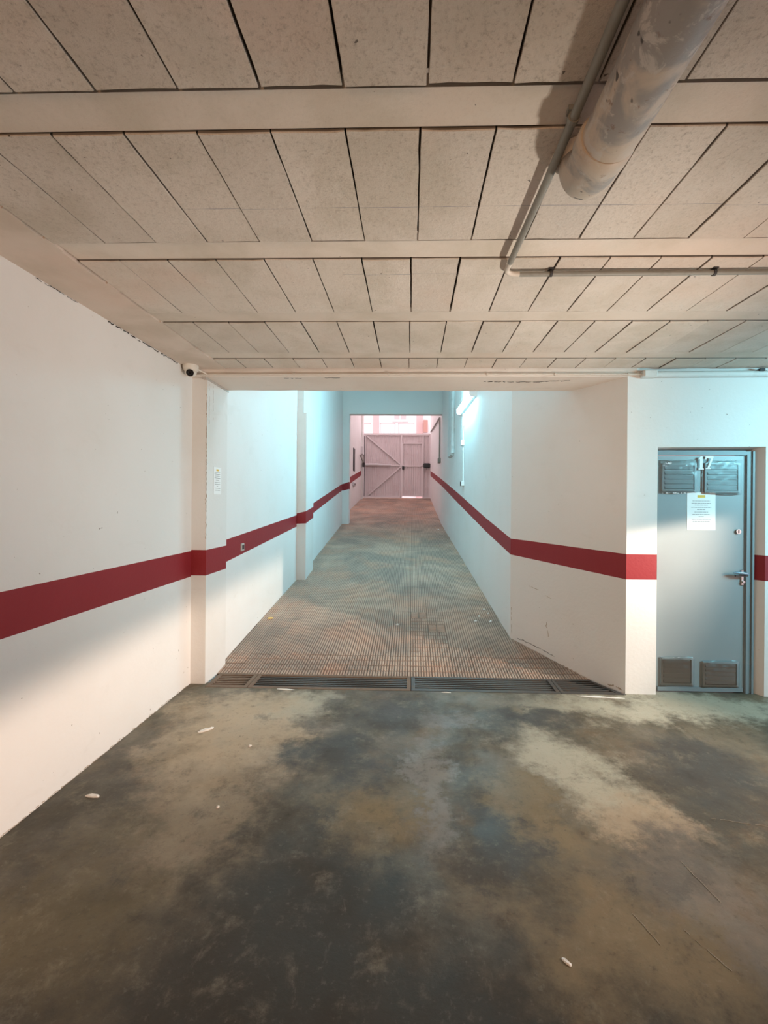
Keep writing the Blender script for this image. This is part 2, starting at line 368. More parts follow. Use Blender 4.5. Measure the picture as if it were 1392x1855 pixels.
ramp = MB()
ramp.rings([[(-2.4, 4.0, -0.35), (2.0, 4.0, -0.35), (2.0, 4.0, -0.012), (-2.4, 4.0, -0.012)],
            [(-2.4, 18.6, -0.35), (2.0, 18.6, -0.35), (2.0, 18.6, rz(18.6) - 0.012), (-2.4, 18.6, rz(18.6) - 0.012)]])
ramp = tag(ramp.build('ramp_floor', 'ramp_base'), 'long vehicle ramp of ribbed tiles rising to the gate', 'ramp', kind='structure')
T = 0.20
def tile_mesh(mb, mat, ribs=8, dashes=2, g=0.0008, h=0.0065):
    a = T / 2 - g
    def q(p): return tuple(mat @ Vector(p))
    z0, z1 = -0.02, 0.0
    c = [(-a, -a), (a, -a), (a, a), (-a, a)]
    mb.face([q((x, y, z1)) for x, y in c], 1)
    for k in range(4):
        (x0, y0), (x1, y1) = c[k], c[(k + 1) % 4]
        mb.face([q((x0, y0, z0)), q((x1, y1, z0)), q((x1, y1, z1)), q((x0, y0, z1))], 1)
    pitch = 2 * a / ribs; dl = 2 * a / dashes
    for i in range(ribs):
        cx = -a + pitch * (i + 0.5); w = pitch * 0.33
        for j in range(dashes):
            e_ = dl * (0.07 if dashes > 1 else 0.0); y0 = -a + dl * j + e_; y1 = -a + dl * (j + 1) - e_; b_ = 0.004 if dashes > 1 else 0.0006
            b = [(cx - w, y0), (cx + w, y0), (cx + w, y1), (cx - w, y1)]
            t = [(cx - w * 0.6, y0 + b_), (cx + w * 0.6, y0 + b_), (cx + w * 0.6, y1 - b_), (cx - w * 0.6, y1 - b_)]
            mb.face([q((x, y, h)) for x, y in t])
            for k in range(4):
                n = (k + 1) % 4
                mb.face([q((*b[k], 0)), q((*b[n], 0)), q((*t[n], h)), q((*t[k], h))])
def right_edge(y):
    pts = [(3.72, 1.79), (4.87, 1.09), (6.22, 1.039), (12.15, 0.815), (18.6, 0.775)]
    for (ya, xa), (yb, xb) in zip(pts, pts[1:]):
        if y <= yb: return xa + (xb - xa) * (y - ya) / (yb - ya)
    return 0.775
ident = Matrix.Identity(4)
mb = MB(); tile_mesh(mb, ident, 8, 2); tm_a = mb.mesh('tile', ['ramp_tile', 'ramp_groove'])
mb = MB(); tile_mesh(mb, ident, 8, 1); tm_b = mb.mesh('tile', ['ramp_tile', 'ramp_groove'])
slope_ang = math.atan(SL); ca = math.cos(slope_ang)
rest = MB(); count = 0
row = 0
while True:
    yc = RY0 + (row + 0.5) * T * ca
    if yc > 18.5: break
    xl = -1.82 if yc < 12 else -2.1
    n0 = math.floor((xl) / T); n1 = math.ceil((right_edge(yc - 0.1) + 0.02) / T)
    for k in range(n0, n1):
        xc = (k + 0.5) * T
        lift = R.uniform(-0.0015, 0.0015)
        rot = PI / 2 if (0.0 < xc < 0.4 and 4.9 < yc < 5.5 and R.random() < 0.6) else 0.0
        mw = Matrix.Translation((xc, yc, rz(yc) + lift - 0.004)) @ Matrix.Rotation(slope_ang, 4, 'X') @ Matrix.Rotation(rot, 4, 'Z')
        if row < 18 and count < 298:
            two = yc < 4.45 or rot or (0.0 < xc < 0.5 and yc < 5.6)
            o = bpy.data.objects.new('tile', tm_a if two else tm_b); COL.objects.link(o); o.matrix_world = mw
            o.parent = ramp; count += 1
        else:
            tile_mesh(rest, mw, 8, 1)
    row += 1
o = rest.build('upper_tiles', ['ramp_tile', 'ramp_groove'], ramp); o['kind'] = 'stuff'

W = ['wall_paint', 'red_paint']
S0, S1 = 0.925, 1.145
def wallobj(name, prisms, label, mats=W, cat='wall'):
    mb = MB()
    for p in prisms: mb.prism(p)
    return tag(mb.build(name, mats), label, cat, kind='structure')
ZT = 2.73
wallobj('wall_left', [[(-1.90, -6.2, FL, S0, S1, ZT), (-1.90, 3.80, FL, S0, S1, ZT), (-2.2, 3.80, FL, S0, S1, ZT), (-2.2, -6.2, FL, S0, S1, ZT)]],
        'long white garage wall with a broad dark red stripe')
wallobj('pilaster_column', [[(-1.90, 3.765, FL, 0.935, 1.155, 2.64), (-1.77, 3.765, FL, 0.935, 1.155, 2.64), (-1.77, 4.18, FL, 0.935, 1.155, 2.64), (-2.2, 4.18, FL, 0.935, 1.155, 2.64), (-2.2, 3.765, FL, 0.935, 1.155, 2.64)]],
        'white pilaster at the foot of the ramp under the camera', ['pier_paint', 'red_paint'], 'column')
HT = 5.1
wallobj('wall_ramp_left', [[(-1.81, 4.15, FL, 0.975, 1.195, HT), (-1.80, 6.95, FL, 1.20, 1.378, HT), (-1.80, 8.0, FL, 1.376, 1.558, HT), (-1.89, 12.02, FL, 1.92, 2.095, HT), (-2.3, 12.02, FL, 1.92, 2.095, HT), (-2.3, 4.15, FL, 0.975, 1.195, HT)]],
        'white ramp wall with the red stripe climbing past the narrow column')
wallobj('ramp_column', [[(-1.83, 6.88, FL, 1.237, 1.393, 2.98), (-1.655, 6.88, FL, 1.246, 1.437, 2.98), (-1.675, 7.49, FL, 1.314, 1.502, 2.98), (-1.83, 7.49, FL, 1.314, 1.502, 2.98)],
                        [(-1.83, 6.88, 2.98, None, None, HT), (-1.70, 6.88, 2.98, None, None, HT), (-1.71, 7.3, 2.98, None, None, HT), (-1.83, 7.3, 2.98, None, None, HT)]],
        'narrow white column on the ramp wall, stepped near the top', ['pier_paint', 'red_paint'], 'column')
wallobj('wall_portal', [[(-2.5, 12.0, FL, 1.904, 2.085, 4.0), (-1.89, 12.0, FL, 1.904, 2.085, 4.0), (-1.712, 12.0, FL, 1.95, 2.146, 4.0), (-1.712, 12.22, FL, 1.95, 2.146, 4.0), (-2.5, 12.22, FL, 1.904, 2.085, 4.0)],
                        [(-12, 12.0, 4.0, None, None, 14), (9, 12.0, 4.0, None, None, 14), (9, 12.22, 4.0, None, None, 14), (-12, 12.22, 4.0, None, None, 14)]],  # upper wall raised and widened, unseen, to keep sun off the gate
        'portal with deep lintel where the ramp leaves the building')
wallobj('wall_yard_left', [[(-2.06, 12.22, FL, 1.83, 2.05, 6.2), (-2.06, 14.9, FL, 2.245, 2.47, 6.2), (-2.06, 18.6, FL, 2.80, 2.99, 6.2), (-2.5, 18.6, FL, 2.80, 2.99, 6.2), (-2.5, 12.22, FL, 1.83, 2.05, 6.2)]],
        'pale yard wall with red stripe beside the gate hinges')
wallobj('gate_column', [[(-2.3, 17.85, FL, None, None, 6.2), (-2.0, 17.85, FL, None, None, 6.2), (-2.0, 18.45, FL, None, None, 6.2), (-2.3, 18.45, FL, None, None, 6.2)]],
        'pale gate post beside the motor box', ['pier_paint', 'red_paint'], 'column')
rw = [(1.09, 4.87, FL, 1.02, 1.196, HT), (1.039, 6.22, FL, 1.193, 1.378, HT), (0.935, 8.95, FL, 1.59, 1.79, HT), (0.815, 12.15, FL, 2.065, 2.246, HT)]
wallobj('wall_ramp_right', [rw + [(1.5, 12.15, FL, 2.065, 2.246, HT), (1.5, 4.87, FL, 1.02, 1.196, HT)]],
        'smooth ramp wall carrying the lit tube lamp')
wallobj('wall_yard_right', [[(0.815, 12.15, FL, 2.065, 2.246, 6.2), (0.775, 18.6, FL, 2.75, 2.96, 6.2), (1.4, 18.6, FL, 2.75, 2.96, 6.2), (1.4, 12.15, FL, 2.065, 2.246, 6.2)]],
        'pale yard wall with hanging grey cable')
wallobj('wall_flare', [[(1.79, 3.72, FL, 0.953, 1.163, HT), (1.09, 4.87, FL, 1.02, 1.196, HT), (1.5, 4.90, FL, 1.02, 1.196, HT), (1.99, 3.90, FL, 0.953, 1.163, HT), (1.99, 3.735, FL, 0.953, 1.163, HT)]],
        'beige splayed wall between the ramp and the numbered door')
D0, D1, DS = 0.953, 1.163, None
wallobj('wall_door_side', [
    [(1.791, 3.72, FL, D0, D1, ZT), (2.04, 3.72, FL, D0, D1, ZT), (2.04, 3.95, FL, D0, D1, ZT), (1.95, 3.95, FL, D0, D1, ZT)],
    [(2.04, 3.72, 2.052, None, None, ZT), (2.92, 3.72, 2.062, None, None, ZT), (2.92, 3.95, 2.03, None, None, ZT), (2.04, 3.95, 2.02, None, None, ZT)],
    [(2.92, 3.72, FL, D0, D1, ZT), (6.7, 3.72, FL, D0, D1, ZT), (6.7, 3.95, FL, D0, D1, ZT), (2.87, 3.95, FL, D0, D1, ZT), (2.87, 3.80, FL, D0, D1, ZT)]],
    'white wall around the numbered door with the red stripe')
wallobj('wall_right', [
    [(6.5, -6.2, FL, S0, S1, ZT), (6.5, -1.5, FL, S0, S1, ZT), (6.7, -1.5, FL, S0, S1, ZT), (6.7, -6.2, FL, S0, S1, ZT)],
    [(6.5, 2.7, FL, S0, S1, ZT), (6.5, 3.72, FL, S0, S1, ZT), (6.7, 3.72, FL, S0, S1, ZT), (6.7, 2.7, FL, S0, S1, ZT)],
    [(6.5, -1.5, 2.1, None, None, ZT), (6.5, 2.7, 2.1, None, None, ZT), (6.7, 2.7, 2.1, None, None, ZT), (6.7, -1.5, 2.1, None, None, ZT)]],
    'far side wall of the garage with a wide opening')
wallobj('wall_back', [[(-2.2, -6.2, FL, S0, S1, ZT), (6.7, -6.2, FL, S0, S1, ZT), (6.7, -6.0, FL, S0, S1, ZT), (-2.2, -6.0, FL, S0, S1, ZT)]],
        'back wall of the garage behind the viewer')
# ceilings: rough slab, joists and hollow blocks
BZ = 2.70
ce = MB(); ce.box(-2.2, 6.7, -6.2, 3.75, BZ + 0.045, BZ + 0.2)
ce.box(-2.2, 6.7, -6.2, -0.19, BZ, BZ + 0.045)
ce = tag(ce.build('ceiling', 'strip_concrete'), 'low ceiling of concrete blocks between narrow joists', 'ceiling', kind='structure')
st = MB(); n = 40
for i in range(n):
    y0 = -0.19 + 3.90 * i / n; y1 = -0.19 + 3.90 * (i + 1) / n
    e0 = -1.588 + R.uniform(-0.007, 0.006)
    st.box(-1.93, e0, y0, y1, BZ - 0.004, BZ + 0.045)
st.build('edge_strip', 'strip_concrete', ce)
JW = 0.126; JY = [-0.14, 0.566, 1.272, 1.978, 2.690, 3.392]
for i, y in enumerate(JY):
    x0 = -1.60 + R.uniform(-0.01, 0.02)
    MB().box(x0, 4.6, y - JW / 2, y + JW / 2, BZ + 0.009, BZ + 0.045).build('joist', 'joist_concrete', ce)
BW = 0.2285
block_meshes = {}
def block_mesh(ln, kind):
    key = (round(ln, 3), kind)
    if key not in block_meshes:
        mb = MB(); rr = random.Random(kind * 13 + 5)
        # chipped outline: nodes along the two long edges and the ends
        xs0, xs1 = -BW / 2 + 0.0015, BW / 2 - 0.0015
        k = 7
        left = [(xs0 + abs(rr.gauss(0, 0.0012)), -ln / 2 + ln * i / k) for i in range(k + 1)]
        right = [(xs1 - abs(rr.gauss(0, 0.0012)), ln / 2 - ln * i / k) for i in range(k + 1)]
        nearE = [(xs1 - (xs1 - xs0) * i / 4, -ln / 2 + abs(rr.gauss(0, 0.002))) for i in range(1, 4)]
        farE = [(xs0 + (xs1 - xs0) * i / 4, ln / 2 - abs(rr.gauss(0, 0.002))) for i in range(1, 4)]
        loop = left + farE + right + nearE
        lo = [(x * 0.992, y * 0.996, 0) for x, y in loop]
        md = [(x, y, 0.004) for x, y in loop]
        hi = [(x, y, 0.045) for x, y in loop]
        mb.rings([lo, md]); mb.rings([md, hi], cap=False, mi=1); block_meshes[key] = mb.mesh('ceiling_block', ['block_concrete', 'raw_shade_concrete'])
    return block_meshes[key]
phase = {0: 0.03, 1: 0.0346, 2: 0.0174, 3: -0.012, 4: -0.02, 5: -0.03}
rows = [(JY[i] + JW / 2, JY[i + 1] - JW / 2, phase[i]) for i in range(5)] + [(JY[5] + JW / 2, 3.705, phase[5])]
for ri, (ya, yb, ph) in enumerate(rows):
    if ri == 0: continue
    gap = 0.020; ln = yb - ya - gap
    x = ph - BW * 9
    xmax = 1.9 if ri == 1 else (2.7 if ri == 2 else 3.9)
    while x < xmax:
        if x + BW > -1.50:
            w = 1.0
            xa = max(x, -1.583)
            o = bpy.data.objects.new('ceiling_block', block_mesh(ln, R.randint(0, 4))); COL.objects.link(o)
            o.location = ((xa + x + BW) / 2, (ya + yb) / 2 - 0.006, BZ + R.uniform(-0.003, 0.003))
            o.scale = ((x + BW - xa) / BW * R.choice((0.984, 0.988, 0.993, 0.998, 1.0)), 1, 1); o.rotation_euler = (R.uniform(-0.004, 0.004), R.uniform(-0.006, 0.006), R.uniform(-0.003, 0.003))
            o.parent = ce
        x += BW
# plain slab over rows the photo does not show
MB().box(-1.6, 6.7, -0.19, 0.566 - JW / 2, BZ, BZ + 0.044).build('rear_slab', 'strip_concrete', ce)
MB().box(3.95, 6.7, 0.5, 3.75, BZ + 0.001, BZ + 0.044).build('side_slab', 'strip_concrete', ce)

bm = MB()
nx = 46; prof0 = []
for i in range(nx + 1):
    x = -1.92 + (1.86 + 1.92) * i / nx
    e = R.uniform(-0.003, 0.003); e2 = R.uniform(-0.004, 0.004)
    prof0.append([(x, 3.706 + e, BZ + 0.1), (x, 3.706 + e, 2.652 + e2), (x, 3.722 + e, 2.64), (x, 4.185 + e2, 2.638 + e * 0.6), (x, 4.20, 2.655), (x, 4.20, BZ + 0.1)])
bm.rings(prof0)
tag(bm.build('opening_beam', 'beam_paint'), 'rough painted beam over the foot of the ramp', 'beam', kind='structure')
mb = MB(); mb.box(-2.3, 2.0, 4.0, 4.19, 2.80, HT)
tag(mb.build('wall_over_beam', W), 'white wall standing on the beam over the ramp', 'wall', kind='structure')
mb = MB(); mb.box(-2.4, 2.0, 4.0, 12.2, HT, HT + 0.15)
tag(mb.build('ceiling_ramp', 'wall_paint'), 'high ceiling over the ramp', 'ceiling', kind='structure')

# ------------------------------------------------------------------ drain grates
def grate(x0f, x0b, x1f, x1b, label, mat, framemat):
    yf, yb = 3.70, 4.0
    t = empty('drain_grate', ((x0f + x1f) / 2, 3.85, 0), label, 'drain grate', 'drain grates at the foot of the ramp')
    def q(u, w, z):   # u along, w from front to back
        y = yf + (yb - yf) * w
        xa = x0f + (x0b - x0f) * w; xb = x1f + (x1b - x1f) * w
        return (xa + (xb - xa) * u, y, z)
    L = x1f - x0f; rail = 0.032
    def bar(u0, u1, w0, w1, z0, z1, name, m):
        mb = MB()
        mb.rings([[q(u0, w0, z0), q(u1, w0, z0), q(u1, w1, z0), q(u0, w1, z0)], [q(u0, w0, z1), q(u1, w0, z1), q(u1, w1, z1), q(u0, w1, z1)]])
        return mb.build(name, m, t)
    e = rail / L
    bar(0, 1, 0.0, 0.12, -0.045, 0.003, 'frame_rail', framemat); bar(0, 1, 0.90, 1.0, -0.045, 0.004, 'frame_rail', framemat)
    bar(0, e, 0.12, 0.90, -0.045, 0.003, 'frame_rail', framemat); bar(1 - e, 1, 0.12, 0.90, -0.045, 0.003, 'frame_rail', framemat)
    for k in range(6):
        w = 0.12 + 0.78 * (k + 0.5) / 6
        bar(e, 1 - e, w - 0.030, w + 0.030, -0.035, -0.004, 'slat', mat)
grate(-1.742, -1.742, -1.385, -1.385, 'short rusty drain grate beside the pilaster', 'rust_steel', 'rust_steel')
grate(-1.38, -1.38, 0.005, 0.005, 'longest drain grate, next to the short rusty one', 'grate_steel', 'rust_steel')
grate(0.010, 0.010, 1.255, 1.255, 'long dark drain grate right of the middle joint', 'grate_steel', 'grate_steel')
grate(1.260, 1.260, 1.775, 1.60, 'dark drain grate with slanted end against the splayed wall', 'grate_steel', 'grate_steel')

# ------------------------------------------------------------------ numbered door
door = tag(MB().box(2.077, 2.80, 3.786, 3.826, 0.008, 1.988).build('door_1', 'door_paint'),
           'blue-grey metal door numbered 17 with four louvres', 'door', kind='structure')
fr = MB(); fr.box(2.80, 2.868, 3.778, 3.90, 0, 2.03); MB
fr.build('door_frame', 'door_frame_paint', door)
fr = MB(); fr.box(2.806, 2.826, 3.768, 3.779, 0, 2.0); fr.box(2.852, 2.868, 3.766, 3.779, 0, 2.03); fr.build('frame_lip', 'door_frame_paint', door)
MB().box(2.03, 2.80, 3.778, 3.90, 1.995, 2.035).build('door_frame', 'door_frame_paint', door)
MB().box(2.03, 2.068, 3.778, 3.90, 0, 1.995).build('door_frame', 'door_frame_paint', door)
MB().box(2.085, 2.79, 3.776, 3.786, 0.010, 0.045).build('kick_strip', 'door_frame_paint', door)
def louvre(x0, x1, z0, z1, skew):
    mb = MB(); y = 3.786; fw = 0.016
    mb.box(x0, x1, y - 0.004, y, z0, z1)
    p = mb.build('louvre_panel', 'louvre_paint', door)
    mb = MB(); mb.box(x0, x0 + fw, y - 0.012, y - 0.004, z0, z1); mb.box(x1 - fw, x1, y - 0.012, y - 0.004, z0, z1)
    mb.box(x0 + fw, x1 - fw, y - 0.012, y - 0.004, z0, z0 + fw); mb.box(x0 + fw, x1 - fw, y - 0.012, y - 0.004, z1 - fw, z1)
    mb.build('louvre_frame', 'louvre_paint', p)
    n = 5
    for k in range(n):
        za = z0 + fw + (z1 - z0 - 2 * fw) * k / n; zb = z0 + fw + (z1 - z0 - 2 * fw) * (k + 1) / n
        mb = MB(); mb.rings([[(x0 + fw + .008, y - 0.004, zb - .006), (x0 + fw + .008, y - 0.015, za + .008), (x0 + fw + .008, y - 0.004, za + 0.004)],
                             [(x1 - fw - .008, y - 0.004, zb - .006), (x1 - fw - .008, y - 0.015, za + .008), (x1 - fw - .008, y - 0.004, za + 0.004)]])
        mb.build('slat', 'louvre_paint', p)
louvre(2.108, 2.392, 1.690, 1.925, 0); louvre(2.462, 2.752, 1.680, 1.930, 0)
louvre(2.112, 2.378, 0.062, 0.292, 0); louvre(2.458, 2.752, 0.052, 0.262, 0)
def film(x0, x1, z0, z1, seed):
    rr = random.Random(seed); nx_, nz_ = 22, 18; g = []
    for j in range(nz_ + 1):
        for i in range(nx_ + 1):
            u, w = i / nx_, j / nz_
            ed = min(u, 1 - u, w, 1 - w)
            g.append((x0 + (x1 - x0) * u + rr.gauss(0, .0012), 3.768 - (0.0 if ed > 0 else -0.010) + rr.gauss(0, 0.0008), z0 + (z1 - z0) * w + rr.gauss(0, .0012) + 0.006 * math.sin(5 * u + seed) * (1 if j in (0, nz_) else 0)))
    mb = MB(); mb.v = g
    for j in range(nz_):
        for i in range(nx_):
            a = j * (nx_ + 1) + i; mb.f.append((a, a + 1, a + nx_ + 2, a + nx_ + 1)); mb.mi.append(0)
    mb.build('plastic_film', 'clear_film', door, True)
film(2.092, 2.41, 1.675, 1.955, 3); film(2.44, 2.772, 1.665, 1.955, 8); film(2.10, 2.392, 0.050, 0.300, 5); film(2.445, 2.765, 0.042, 0.272, 11)
# small white tape scraps along the edges of the film
rr = random.Random(4)
def tape(x0, x1, z, n, amp):
    mb = MB()
    for k in range(n):
        x = x0 + (x1 - x0) * (k + rr.random() * 0.7) / n; w = rr.uniform(0.008, 0.026); h = rr.uniform(0.002, 0.006); zz = z + rr.gauss(0, amp)
        mb.face([(x, 3.7655, zz), (x + w, 3.7655, zz + rr.gauss(0, .003)), (x + w * 0.9, 3.763, zz + h), (x + w * 0.15, 3.763, zz + h * 1.3)])
    mb.build('tape_scrap', 'digit_white', door)
tape(2.10, 2.30, 1.672, 8, 0.002); tape(2.49, 2.53, 1.676, 2, 0.002); tape(2.105, 2.175, 1.925, 9, 0.012); tape(2.62, 2.74, 1.955, 3, 0.006); tape(2.20, 2.26, 0.292, 2, 0.002); tape(2.14, 2.17, 0.055, 1, .001)
def poly(name, pts, y, mat, parent, t=0.002):
    mb = MB(); mb.rings([[(x, y, z) for x, z in pts], [(x, y - t, z) for x, z in pts]]); return mb.build(name, mat, parent)
poly('digit_one', [(2.402, 1.873), (2.446, 1.873), (2.446, 1.882), (2.436, 1.884), (2.436, 1.982), (2.420, 1.982), (2.402, 1.966), (2.402, 1.956), (2.414, 1.962), (2.414, 1.884), (2.402, 1.882)], 3.764, 'digit_white', door)
poly('digit_seven', [(2.460, 1.878), (2.502, 1.878), (2.502, 1.886), (2.492, 1.889), (2.524, 1.974), (2.524, 1.988), (2.457, 1.988), (2.455, 1.958), (2.463, 1.958), (2.470, 1.968), (2.505, 1.968), (2.474, 1.889), (2.460, 1.886)], 3.764, 'digit_white', door)
lk = MB(); lk.tube([(2.744, 3.787, 1.356), (2.744, 3.772, 1.356)], 0.020, 16); lk = lk.build('lock_cylinder', 'chrome', door, True)
MB().box(2.741, 2.747, 3.769, 3.7725, 1.344, 1.368).build('keyhole', 'black_plastic', lk)
MB().bevel_box(2.768, 2.792, 3.776, 3.788, 0.905, 1.035, 0.004).build('handle_plate', 'chrome', door)
h = MB(); h.tube([(2.780, 3.786, 1.005), (2.780, 3.735, 1.005)], 0.010, 12); hp = h.build('handle_spindle', 'chrome', door, True)
h = MB(); h.tube([(2.797, 3.735, 1.004), (2.775, 3.733, 1.010), (2.735, 3.731, 1.016), (2.700, 3.731, 1.017), (2.676, 3.733, 1.013)], [0.009, 0.0125, 0.0125, 0.011, 0.006], 12)
h.build('handle_lever', 'blue_metal', hp, True)
h = MB(); h.box(2.70, 2.80, 3.742, 3.756, 0.984, 0.996); h.build('handle_bar', 'dark_metal', hp)
h = MB(); h.tube([(2.783, 3.776, 0.935), (2.783, 3.762, 0.935)], 0.0095, 12); h.build('key_cylinder', 'chrome', door, True)

def notice(name, corner, ux, uz, un, w, h, label, lines, headw):
    # corner: lower corner; ux along width, uz up, un out of the wall
    c = Vector(corner); ux, uz, un = Vector(ux), Vector(uz), Vector(un)
    def q(a, b, d): return tuple(c + ux * a + uz * b + un * d)
    t = empty(name, tuple(c), label, 'notice')
    def slab(mb, a0, a1, b0, b1, d0, d1):
        mb.rings([[q(a0, b0, d0), q(a1, b0, d0), q(a1, b1, d0), q(a0, b1, d0)], [q(a0, b0, d1), q(a1, b0, d1), q(a1, b1, d1), q(a0, b1, d1)]])
    mb = MB(); slab(mb, 0, w, 0, h, 0.0006, 0.0018); mb.build('sheet', 'paper', t)
    mb = MB(); slab(mb, w * (0.5 - headw / 2), w * (0.5 + headw / 2), h * 0.86, h * 0.93, 0.0018, 0.0021); mb.build('yellow_heading', 'yellow_ink', t)
    mb = MB(); rr = random.Random(11)
    for fb, fw in lines:
        a = w * (0.5 - fw / 2); end = w * (0.5 + fw / 2)
        while a < end:
            wl = min(rr.uniform(0.010, 0.028), end - a)
            slab(mb, a, a + wl, h * fb, h * fb + 0.0042, 0.0018, 0.0021); a += wl + 0.0035
    mb.build('print_lines', 'ink', t)
notice('door_notice', (2.322, 3.7855, 1.366), (1, 0, 0), (0, 0, 1), (0, -1, 0), 0.236, 0.316, 'white paper notice with yellow heading taped on the numbered door',
       [(0.77, .62), (0.71, .68), (0.655, .46), (0.595, .70), (0.535, .30), (0.47, .48), (0.41, .62), (0.35, .18), (0.28, .66), (0.225, .60)], 0.27)
notice('pilaster_notice', (-1.769, 3.895, 1.640), (0, 1, 0), (0, 0, 1), (1, 0, 0), 0.155, 0.245, 'small white notice with yellow mark on the pilaster',
       [(0.80, .72), (0.73, .76), (0.66, .66), (0.59, .74), (0.51, .40), (0.43, .72), (0.36, .70), (0.285, .2), (0.21, .74), (0.14, .7)], 0.3)

# ------------------------------------------------------------------ ceiling services
t = empty('drain_pipe', (0.548, 1.40, BZ), 'fat painted waste pipe slung under the ceiling', 'pipe')
PZ = 2.605
path = [(0.552, -0.8 + i * 0.25, PZ) for i in range(9)] + [(0.545, 1.355, PZ)] + [tuple(p) for p in arc((0.545, 1.355, PZ + 0.085), 0.085, -PI / 2, 0, 6, (0, 1, 0), (0, 0, 1))][1:] + [(0.545, 1.44, BZ + 0.02)]
mb = MB(); mb.tube(path, 0.076, 28); mb.build('pipe_run', 'pipe_painted', t, True)
mb = MB(); mb.tube([(0.546, 1.255, PZ), (0.546, 1.262, PZ), (0.545, 1.31, PZ), (0.545, 1.318, PZ)], [0.078, 0.082, 0.082, 0.078], 28); mb.build('socket_collar', 'pipe_painted', t, True)
mb = MB(); rs = []
for k, (rad, zz) in enumerate(((0.098, BZ - 0.001), (0.092, BZ - 0.012), (0.078, BZ - 0.028))):
    rs.append([(0.545 + rad * math.cos(a) * (1 + 0.06 * math.sin(3 * a + k)), 1.44 + rad * 0.9 * math.sin(a) * (1 + 0.05 * math.cos(5 * a)), zz) for a in [2 * PI * i / 24 for i in range(24)]])
mb.rings(rs); mb.build('mortar_collar', 'beam_paint', t, True)
mb = MB(); mb.tube([(0.46, 0.55, BZ - 0.001), (0.466, 0.55, PZ), (0.552 - 0.055, 0.55, PZ - 0.062), (0.552, 0.55, PZ - 0.081), (0.552 + 0.055, 0.55, PZ - 0.062), (0.635, 0.55, PZ), (0.642, 0.55, BZ - 0.001)], 0.006, 8); mb.build('hanger', 'steel_thin', t, True)

t = empty('ceiling_conduit', (0.45, 2.0, BZ), 'thin grey conduit along the ceiling turning beside the fat pipe', 'conduit')
CZ = BZ - 0.030
mb = MB(); mb.tube([(0.453, -1.0, CZ), (0.453, 1.0, CZ), (0.452, 1.5, CZ), (0.440, 2.02, CZ)], 0.0135, 14); mb.build('conduit_run', 'conduit_grey', t, True)
mb = MB(); mb.tube([(0.440, 2.015, CZ), (0.440, 2.08, CZ + 0.004)] + [tuple(p) for p in arc((0.49, 2.09, CZ + 0.008), 0.05, PI, PI / 2, 6, (1, 0, 0), (0, 1, 0))] + [(0.51, 2.14, CZ + 0.008)], 0.012, 12); mb.build('conduit_bend', 'conduit_painted', t, True)
mb = MB(); mb.tube([(0.505, 2.14, CZ + 0.008), (1.6, 2.137, CZ + 0.010), (3.6, 2.13, CZ + 0.010)], 0.0115, 12); mb.build('conduit_run', 'conduit_grey', t, True)
for x in (0.66, 1.43, 2.3):
    mb = MB(); mb.tube([(x - 0.006, 2.138, CZ + 0.010), (x + 0.006, 2.138, CZ + 0.010)], 0.016, 12); mb.box(x - 0.012, x + 0.012, 2.12, 2.156, BZ - 0.006, BZ); mb.build('clip', 'dark_metal', t)
for y in (1.27, 0.5):
    mb = MB(); mb.tube([(0.4525, y - 0.007, CZ), (0.4525, y + 0.007, CZ)], 0.0175, 12); mb.box(0.435, 0.470, y - 0.012, y + 0.012, BZ - 0.014, BZ); mb.build('clip', 'conduit_grey', t)

t = empty('beam_conduit', (0, 3.69, 2.66), 'slim pale conduit running along the front of the beam', 'conduit')
mb = MB(); mb.tube([(-1.80, 3.694, 2.648), (-0.9, 3.693, 2.651), (0.2, 3.692, 2.652), (1.05, 3.692, 2.653), (1.89, 3.69, 2.650)], 0.0075, 10); mb.build('conduit_run', 'conduit_painted', t, True)
for x in (-1.0, -0.2, 0.62, 1.18, 1.78):
    mb = MB(); mb.tube([(x - 0.007, 3.6915, 2.652), (x + 0.007, 3.6915, 2.652)], 0.0125, 10); mb.build('clip', 'conduit_painted', t)
t = empty('junction_box', (1.945, 3.70, 2.65), 'pale junction box at the top of the door wall', 'junction box')
MB().bevel_box(1.888, 2.002, 3.655, 3.722, 2.622, 2.678, 0.006).build('box_body', 'conduit_white', t)
MB().box(1.898, 1.992, 3.650, 3.656, 2.630, 2.670).build('box_lid', 'conduit_white', t)
t = empty('wall_trunking', (2.6, 3.70, 2.65), 'thick pale conduit above the numbered door', 'conduit')
mb = MB(); mb.tube([(2.0, 3.692, 2.648), (2.9, 3.690, 2.655), (3.7, 3.69, 2.655)], 0.026, 14); mb.build('conduit_run', 'conduit_white', t, True)
MB().box(2.82, 2.86, 3.655, 3.72, 2.67, 2.69).build('clip', 'dark_metal', t)

# bullet-dome camera in the corner
t = empty('dome_camera', (-1.84, 3.60, 2.68), 'small cream dome camera with black lens in the ceiling corner', 'camera')
cc = Vector((-1.832, 3.60, 2.645)); look = Vector((0.28, -0.82, -0.42)).normalized()
mb = MB(); mb.tube([(cc.x, cc.y, 2.699), (cc.x, cc.y, 2.690), (cc.x, cc.y, 2.672), (cc.x, cc.y, 2.655), (cc.x, cc.y, 2.645)], [0.060, 0.062, 0.060, 0.056, 0.046], 24); mb.build('housing', 'camera_shell', t, True)
mb = MB(); rs = []
ax = look; u = ax.cross(Vector((0, 0, 1))).normalized(); w = ax.cross(u)
for k in range(11):
    a = -PI / 2 + PI * (k + 0.3) / 11.6
    rs.append([cc + ax * (0.046 * math.sin(a)) + (u * math.cos(2 * PI * j / 20) + w * math.sin(2 * PI * j / 20)) * 0.046 * math.cos(a) for j in range(20)])
mb.rings(rs); mb.build('ball', 'camera_shell', t, True)
